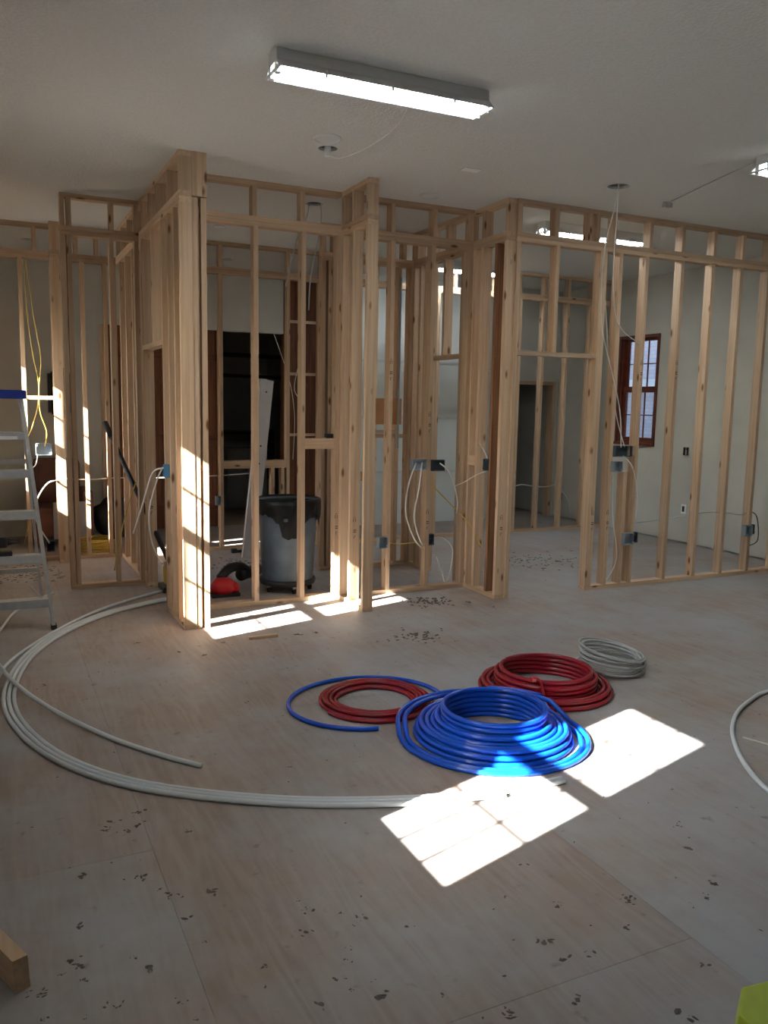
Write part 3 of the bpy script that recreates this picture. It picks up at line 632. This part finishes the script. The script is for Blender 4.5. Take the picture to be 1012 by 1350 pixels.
# ------------------------------------------------------------------ step ladder
lx0, lx1 = -.17, .377
la = thing('step_ladder', 'aluminium step ladder with a blue top cap beside the closet wall', 'ladder', (.1, 6.75, 0))
def beam(name, p, q, wx, wy, mat, par):
    p, q = Vector(p), Vector(q); bm = bmesh.new(); dvec = (q-p)
    vs = []
    for b_ in (p, q): vs += [bm.verts.new((b_.x+a*wx/2, b_.y+e*wy/2, b_.z)) for a, e in ((-1, -1), (1, -1), (1, 1), (-1, 1))]
    for f in ((3,2,1,0),(4,5,6,7),(0,1,5,4),(1,2,6,5),(2,3,7,6),(3,0,4,7)): bm.faces.new([vs[i] for i in f])
    return obj(name, bm, mat, par)
TOPZ = 1.70
def fr(z, side):                                                # point on a front rail
    k = z/TOPZ; return (lx1+(.225-lx1)*k if side > 0 else lx0+(-.02-lx0)*k, 6.39+(6.74-6.39)*k, z)
def rr_(z, side):
    k = z/TOPZ; return (.345+(.225-.345)*k if side > 0 else -.14+(.12)*k, 7.26+(6.84-7.26)*k, z)
for sd in (1, -1):
    ra = beam('front_rail', fr(.02, sd), fr(TOPZ, sd), .026, .062, M['alu'], la); rb = beam('rear_rail', rr_(.02, sd), rr_(TOPZ, sd), .022, .045, M['alu'], la)
    for p_, nm_ in ((fr(0, sd), 'foot'), (rr_(0, sd), 'foot')):
        boxobj(nm_, M['rubber'], la, (p_[0]-.02, p_[0]+.02, p_[1]-.03, p_[1]+.04, 0, .035), bevel=.004)
    beam('brace', (fr(.16, sd)[0], fr(.16, sd)[1], .16), (fr(.30, sd)[0]-sd*.13, fr(.30, sd)[1]+.02, .33), .012, .02, M['alu'], la)
    beam('spreader', fr(.9, sd), rr_(.85, sd), .008, .018, M['alu'], la)
for z in (.215, .535, .852, 1.15, 1.425):
    a, b = fr(z, -1), fr(z, 1)
    boxobj('step', M['alu_step'], la, (a[0]+.012, b[0]-.012, a[1]-.045, a[1]+.055, z-.012, z+.014), (a[0]+.012, b[0]-.012, a[1]-.045, a[1]-.038, z-.045, z-.012))
for z in (.30, .75, 1.2):
    a, b = rr_(z, -1), rr_(z, 1); boxobj('rear_bar', M['alu'], la, (a[0], b[0], a[1]-.012, a[1]+.012, z-.018, z+.018))
boxobj('top_cap', M['bluecap'], la, (-.06, .262, 6.66, 6.90, TOPZ-.02, TOPZ+.045), bevel=.012)
o = boxobj('step_label', M['reflector'], la, (.06, .19, fr(1.425, 1)[1]-.0465, fr(1.425, 1)[1]-.0445, 1.385, 1.41))
# drill on the ladder step
dz = .535+.014; dy = fr(.535, 1)[1]
dz += .001
dr = thing('cordless_drill', 'black cordless drill lying on the ladder step', 'drill', (.05, dy, dz))
boxobj('motor_body', M['black'], dr, (-.06, .09, dy-.035, dy+.035, dz+.06, dz+.13), bevel=.015)
tube('chuck', [(.085, dy, dz+.10), (.12, dy, dz+.10), (.17, dy, dz+.10)], [.026, .02, .012], M['black'], dr, 12, 0)
boxobj('handle', M['black'], dr, (-.03, .02, dy-.02, dy+.02, dz+.02, dz+.07), bevel=.006); boxobj('battery', M['black'], dr, (-.06, .12, dy-.035, dy+.035, dz, dz+.035), bevel=.008)

# ------------------------------------------------------------------ trash can
TX, TY = 2.40, 7.02
tc_ = thing('trash_can', 'grey plastic trash can with black liner on a wheeled dolly', 'trash can', (TX, TY, 0))
bm = bmesh.new(); z0 = .105
wob = lambda k, z: (.012 if (k % 8 in (0, 1)) and .2 < z < .72 else 0)
rg = lathe(bm, [(.02, z0), (.222, z0), (.228, z0+.02), (.262, .72), (.270, .78), (.285, .79), (.285, .825), (.268, .825), (.255, .75), (.215, z0+.03), (.02, z0+.03)], TX, TY, 48, wob)
obj('can_body', bm, M['can'], tc_, smooth=True)
bm = bmesh.new(); lathe(bm, [(.02, z0-.035), (.245, z0-.035), (.255, z0-.01), (.25, z0+.012), (.02, z0+.012)], TX, TY, 36); obj('dolly', bm, M['black'], tc_, smooth=True)
for k in range(5):
    a = 2*math.pi*k/5-.35; px, py = TX+.20*math.cos(a), TY+.20*math.sin(a)
    cs = boxobj('caster', M['alu'], tc_, (px-.014, px+.014, py-.02, py+.02, .04, z0-.03))
    tube('wheel', [(px-.012, py, .028), (px+.012, py, .028)], .028, M['rubber'], tc_, 14, 0)
bm = bmesh.new(); seg = 64; rows = []
rnd = [random.random() for _ in range(seg)]
for j in range(9):
    row = []
    for k in range(seg):
        a = 2*math.pi*k/seg; drop = .16+.05*math.sin(3*a+.6)+.035*rnd[k]+(.10 if abs((a-4.45+math.pi) % (2*math.pi)-math.pi) < .28 else 0)+(.09 if abs((a-5.75+math.pi) % (2*math.pi)-math.pi) < .16 else 0)
        if j == 0: r_, z_ = .24, .62
        elif j == 1: r_, z_ = .262, .80
        elif j == 2: r_, z_ = .278, .842
        elif j == 3: r_, z_ = .294, .838
        else:
            f = (j-3)/5; r_, z_ = .296+.006*math.sin(9*a+j)+.004*rnd[k]-.014*f, .838-drop*f
        row.append(bm.verts.new((TX+r_*math.cos(a), TY+r_*math.sin(a), z_)))
    rows.append(row)
for A, B in zip(rows, rows[1:]):
    for k in range(seg): bm.faces.new((A[k], A[(k+1) % seg], B[(k+1) % seg], B[k]))
bm.faces.new(rows[0])
obj('bin_liner', bm, M['bag'], tc_, smooth=True)
a = 4.45; hx, hy = TX+.272*math.cos(a), TY+.272*math.sin(a)
boxobj('handle', M['can'], tc_, (hx-.06, hx+.06, hy-.018, hy+.01, .66, .69), bevel=.006)

# ------------------------------------------------------------------ tools on the floor
rt = thing('power_saw', 'red and black power tool lying on floor near the trash can', 'power tool', (1.84, 7.05, 0))
bm = bmesh.new(); lathe(bm, [(.001, .03), (.10, .03), (.115, .06), (.10, .12), (.06, .15), (.001, .155)], 1.80, 7.0, 24); o = obj('red_guard', bm, M['red'], rt, smooth=True)
boxobj('shoe', M['black'], rt, (1.68, 1.93, 6.90, 7.10, .0, .03), bevel=.006)
boxobj('red_housing', M['red'], rt, (1.80, 1.93, 6.92, 7.06, .03, .11), bevel=.025)
tube('grip', [(1.80, 7.10, .13), (1.90, 7.16, .20), (2.02, 7.22, .20), (2.10, 7.26, .15)], [.04, .045, .04, .035], M['black'], rt, 12, 5)
tube('motor', [(2.02, 7.22, .12), (2.16, 7.36, .12), (2.26, 7.46, .11)], [.055, .06, .05], M['black'], rt, 14, 4)
tube('blade_bar', [(2.10, 7.26, .19), (2.32, 7.52, .20)], .012, M['alu'], rt, 8, 0)
fp = thing('floor_nailer', 'yellow headed floor tool with a long black handle leaning through studs', 'tool', (1.42, 7.62, 0))
boxobj('head', M['yellow'], fp, (1.37, 1.46, 7.34, 7.46, .05, .22), bevel=.02); boxobj('collar', M['greymetal'], fp, (1.375, 1.455, 7.36, 7.44, .21, .26), bevel=.012)
boxobj('base', M['black'], fp, (1.33, 1.50, 7.24, 7.50, .0, .05), bevel=.01)
tube('handle', [(1.415, 7.40, .25), (1.02, 8.27, 1.42)], .021, M['black'], fp, 12, 0)
tube('handle_grip', [(1.05, 8.20, 1.33), (1.005, 8.30, 1.465)], .027, M['rubber'], fp, 12, 0)
bk = thing('pry_bar', 'short black bar on the floor by the far stud wall', 'bar', (2.60, 9.0, 0)); boxobj('shaft', M['black'], bk, (2.45, 2.72, 8.93, 8.97, 0, .03), bevel=.006); boxobj('claw', M['black'], bk, (2.40, 2.46, 8.92, 8.98, .0, .05), bevel=.006)
tp = thing('tape_measure', 'small black tape measure resting on the low block', 'tape measure', (2.62, 6.585, 1.392)); boxobj('case', M['black'], tp, (2.585, 2.65, 6.56, 6.61, 1.392, 1.43), bevel=.008); boxobj('hook', M['alu'], tp, (2.575, 2.587, 6.575, 6.595, 1.392, 1.40))
# leaning metal track
tr = thing('metal_track', 'pale U shaped metal track leaning beyond the trash can', 'track', (2.48, 8.85, 0))
P0, P1 = Vector((2.50, 8.60, .0)), Vector((2.86, 9.085, 1.93)); dv = (P1-P0).normalized(); su = Vector((1, 0, -.27)).normalized(); su = (su-dv*su.dot(dv)).normalized(); nu = su.cross(dv)
bm = bmesh.new()
for (u0, u1, n0, n1) in ((-.075, .075, 0, .008), (-.075, -.067, -.045, 0), (.067, .075, -.045, 0)):
    vs = [bm.verts.new(P+su*u+nu*n) for P in (P0, P1) for u, n in ((u0, n0), (u1, n0), (u1, n1), (u0, n1))]
    for f in ((3,2,1,0),(4,5,6,7),(0,1,5,4),(1,2,6,5),(2,3,7,6),(3,0,4,7)): bm.faces.new([vs[i] for i in f])
obj('channel', bm, M['greymetal'], tr)
for k in (.42, .52, .62, .93):
    p = P0+(P1-P0)*k; tube('bolt', [p-nu*.006, p+nu*.012], .010, M['black'], tr, 10, 0)

# ------------------------------------------------------------------ far left furnishings
ac = thing('armchair', 'brown armchair under clear plastic behind the far studs', 'armchair', (.62, 10.3, 0))
boxobj('seat', M['brown'], ac, (.42, 1.0, 9.95, 10.55, .12, .46), bevel=.04); boxobj('backrest', M['brown'], ac, (.45, .97, 10.45, 10.68, .3, .98), bevel=.07)
for x0 in (.36, .94): boxobj('armrest', M['brown'], ac, (x0, x0+.12, 9.95, 10.55, .12, .64), bevel=.04)
for x0 in (.42, .96):
    for y0 in (10.0, 10.5): boxobj('leg', M['brown'], ac, (x0, x0+.045, y0, y0+.045, 0, .13))
boxobj('plastic_cover', M['clearplastic'], ac, (.62, 1.02, 9.93, 9.95, .10, .52))
bgm = bmesh.new(); bmesh.ops.create_icosphere(bgm, subdivisions=3, radius=.24)
for v in bgm.verts: v.co = Vector((v.co.x*1.15, v.co.y*.85, max(v.co.z, -.20)*1.15))*(1+.08*math.sin(v.co.x*31+v.co.z*17)) + Vector((1.36, 10.45, .235))
tag(obj('duffel_bag', bgm, plain('grey_fabric', (.05, .05, .055), .9, noise=.2, scale=12), smooth=True), 'dark grey cloth bag on floor by the brown doors', 'bag')
bgm = bmesh.new(); add_box(bgm,   .665, .95, YB1-.06, YB1, 1.44, 2.05)
bmesh.ops.bevel(bgm, geom=[e for e in bgm.edges if abs(e.verts[0].co.y-e.verts[1].co.y) > .03], offset=.07, segments=4, affect='EDGES')
t = thing('wall_screen', 'black rounded screen mounted on the beige wall behind studs', 'screen', (.89, YB1, 1.44)); obj('casing', bgm, M['black'], t)
boxobj('glass_front', plain('dark_screen', (.01, .01, .012), .15), t, (.70, .915, YB1-.063, YB1-.059, 1.49, 2.0))

# ------------------------------------------------------------------ garage beyond the opening
gt = thing('door_track', 'dark overhead door track inside the dim garage', 'track', (3.2, 13.0, 2.4))
tube('rail', [(1.6, 13.0, 2.42), (4.6, 13.0, 2.40)], .035, M['black'], gt, 8, 0); tube('hanger', [(3.33, 13.0, 2.4), (3.22, 13.0, 3.3)], .022, M['black'], gt, 8, 0); tube('hanger', [(3.36, 13.0, 2.4), (3.40, 13.0, 3.3)], .022, M['black'], gt, 8, 0)
tube('spring_bar', [(1.6, 13.3, 2.12), (4.6, 13.3, 2.08)], .03, M['black'], gt, 8, 0)
sh = thing('storage_shelf', 'dark low shelf rack at the back of the garage', 'shelf', (3.6, 14.2, 0))
for z in (.35, .78, 1.12): boxobj('shelf_board', M['black'], sh, (2.9, 4.5, 13.9, 14.4, z, z+.05))
for x0 in (2.9, 4.45): boxobj('upright', M['black'], sh, (x0, x0+.05, 13.9, 14.4, 0, 1.2))
gc = thing('garage_cabinet', 'grey steel cabinet standing in the dim garage', 'cabinet', (3.7, 12.9, 0)); boxobj('body', plain('cabinet_grey', (.30, .30, .29), .6), gc, (3.35, 4.0, 12.7, 13.2, 0, .95), bevel=.01); boxobj('door', plain('cabinet_door', (.33, .33, .32), .6), gc, (3.37, 3.66, 12.685, 12.70, .05, .9)); boxobj('door', bpy.data.materials['cabinet_door'], gc, (3.68, 3.98, 12.685, 12.70, .05, .9))

# ------------------------------------------------------------------ odds and ends on the near floor
tag(member('wood_scrap', None, 1.62, 1.835, 5.575, 5.612, 0, .02), 'short softwood offcut lying on the floor by the sunlit post', 'offcut')
bm = bmesh.new(); vs = [(-.13, 2.72, .0), (.005, 2.40, .0), (.045, 2.415, .0), (-.09, 2.735, .0)]
lo_ = [bm.verts.new(v) for v in vs]; hi_ = [bm.verts.new((v[0]-.005, v[1]+.0, .10)) for v in vs]
bm.faces.new(lo_[::-1]); bm.faces.new(hi_)
for i in range(4): bm.faces.new((lo_[i], lo_[(i+1) % 4], hi_[(i+1) % 4], hi_[i]))
tag(obj('lumber_offcut', bm, WOOD['y']), 'softwood board end standing on edge against the left wall', 'board')
# lime case: chamfered tub with a lid
def prism(bm, poly, z0, z1, k=1.0, cx=0, cy=0):
    a = [bm.verts.new((cx+(x-cx), cy+(y-cy), z0)) for x, y in poly]; b = [bm.verts.new((cx+(x-cx)*k, cy+(y-cy)*k, z1)) for x, y in poly]
    bm.faces.new(a[::-1]); bm.faces.new(b); n = len(poly)
    for i in range(n): bm.faces.new((a[i], a[(i+1) % n], b[(i+1) % n], b[i]))
cx, cy, hx, hy, ch = 1.715, 1.055, .235, .20, .075
rotp = lambda x, y: (cx+x*math.cos(-.12)-y*math.sin(-.12), cy+x*math.sin(-.12)+y*math.cos(-.12))
poly = [rotp(x, y) for x, y in ((-hx+ch, -hy), (hx-ch, -hy), (hx, -hy+ch), (hx, hy-ch), (hx-ch, hy), (-hx+ch, hy), (-hx, hy-ch), (-hx, -hy+ch))]
lc = thing('tool_case', 'lime green plastic tool case with chamfered corners', 'tool case', (cx, cy, 0))
bm = bmesh.new(); prism(bm, [(cx+(x-cx)*.93, cy+(y-cy)*.93) for x, y in poly], 0, .24, 1.03, cx, cy); obj('case_body', bm, M['lime'], lc, bevel=.006)
bm = bmesh.new(); prism(bm, poly, .235, .32, .97, cx, cy); obj('lid', bm, M['lime'], lc, bevel=.008)
p = rotp(-.04, hy-.06); boxobj('latch', M['black'], lc, (p[0]-.03, p[0]+.03, p[1]-.018, p[1]+.018, .318, .326), bevel=.003)
p = rotp(0, -.02); tube('handle', [(p[0]-.10, p[1], .315), (p[0]-.09, p[1], .36), (p[0]+.09, p[1], .36), (p[0]+.10, p[1], .315)], .012, M['black'], lc, 8, 0)
# dried mud and drywall crumbs
SP = [(.48,3.34),(.48,3.24),(.44,3.21),(.36,3.24),(.65,3.1),(.44,2.97),(.43,2.85),(.47,2.75),(.5,2.7),(.53,2.7),(.63,2.66),(.24,2.94),(.34,2.42),(.38,2.35),(.19,2.38),(.16,2.48),(.18,2.45),(.08,2.37),(.05,2.38),(.07,2.26),(.18,2.21),(.13,2.43),(.43,2.18),(.45,2.09),(1.05,2.33),(1.01,2.29),(.96,2.2),(.93,2.14),(.89,2.07),(.86,2.08),(.97,2.03),(.89,2.02),(1.18,2.21),(.89,2.49),(.9,2.42),(1,2.37),(.86,2.33),(.68,2.22),(.78,1.99),(.55,2.41),(.21,2.65),(.52,2.55),(.96,1.96),(1.12,1.89),(.27,2.23),(.24,2.25),(1.64,1.86),(1.55,1.87),(1.47,1.72),(1.26,1.77),(1.26,1.74),(1.95,2.05),(1.95,2.03),(1.84,1.92),(1.7,2.11),(1.92,1.68),(1.56,2.22),(2.21,1.93),(2.39,2.2),(2.3,1.99),(2.84,2.36),(2.49,2.36),(1.74,2.36),(2.71,2.61),(1.73,1.53),(1.54,1.97),(.87,5.8),(1.11,5.48),(1.25,5.36),(1.44,5.59),(2.01,5.57),(2.13,5.59),(1.66,4.89),(1.63,4.87),(1.2,3.51),(1.26,4.39),(.87,4.87),(.24,5.13),(1.11,4.77),(.84,3.27),(.5,3.35),(.41,3.29),(.36,3.26),(1.98,5.59),(2.32,5.28),(2.79,5.26),(2.82,5.13),(3.01,5.0),(3.08,4.69),(3.48,6.18),(3.42,6.0),(3.26,5.98),(5.46,7.55),(5.12,7.21),(5.85,7.5),(5.49,7.3),(5.12,6.99),(4.88,6.48),(5.61,7.26),(.11,8.66),(.21,8.74),(.32,8.86),(.47,8.93),(.14,8.28),(.4,8.36),(.56,8.23),(2.24,8.49),(2.26,8.27),(2.44,8.33),(2.68,8.56),(5.67,7.0),(3.8,5.77)]
PIPE_PTS = [v for q in PIPES for v in spline([(u[0], u[1], 0) for u in q], 8)]
bm = bmesh.new()
KEEP = [(BX, BY, .55), (RX, RY, .45), (FX, FY, .54), (3.605, 4.07, .28), (2.50, 8.60, .16), (TX, TY, .33)]
def crumb(x, y, a, b, h):
    if any(math.hypot(x-k[0], y-k[1]) < k[2] for k in KEEP) or any((Vector((x, y))-v.xy).length < .055 for v in PIPE_PTS): return
    th = random.uniform(0, 3.14); n = 6
    top = bm.verts.new((x, y, h)); ring = []
    for k in range(n):
        q = 2*math.pi*k/n; u, v = a*math.cos(q)*random.uniform(.7, 1.2), b*math.sin(q)*random.uniform(.7, 1.2)
        ring.append(bm.verts.new((x+u*math.cos(th)-v*math.sin(th), y+u*math.sin(th)+v*math.cos(th), 0.0004)))
    for k in range(n): bm.faces.new((ring[k], ring[(k+1) % n], top))
    bm.faces.new(ring[::-1])
for x, y in SP:
    far = y > 5
    big = random.uniform(.4, 1.5)
    for k in range(random.randint(3, 7)):
        sc = random.uniform(.003, .011)*big*(1.5 if far else 1); crumb(x+random.gauss(0, .010*big), y+random.gauss(0, .010*big), sc, sc*random.uniform(.3, .8), sc*.3)
for k in range(60): crumb(random.gauss(3.40, .10), random.gauss(6.12, .08), random.uniform(.008, .03), random.uniform(.005, .015), random.uniform(.006, .016))
for k in range(60): crumb(random.gauss(2.78, .12), random.gauss(5.22, .07), random.uniform(.008, .025), random.uniform(.005, .012), random.uniform(.004, .01))
for k in range(140): crumb(random.uniform(-.2, .6), random.uniform(8.1, 9.0), random.uniform(.008, .03), random.uniform(.004, .012), .006)
for k in range(90): crumb(random.gauss(5.4, .35), random.gauss(7.3, .25), random.uniform(.01, .035), random.uniform(.006, .016), .008)
for k in range(80): crumb(random.gauss(2.4, .2), random.gauss(8.35, .15), random.uniform(.01, .03), random.uniform(.005, .014), .008)
for k in range(150): crumb(random.uniform(0, 4), random.uniform(1.6, 6), random.uniform(.003, .009), random.uniform(.002, .005), .003)
dbo = obj('floor_debris', bm, M['debris']); dbo['kind'] = 'stuff'; tag(dbo, 'dark crumbs of dried mud scattered over the plywood floor', 'debris')
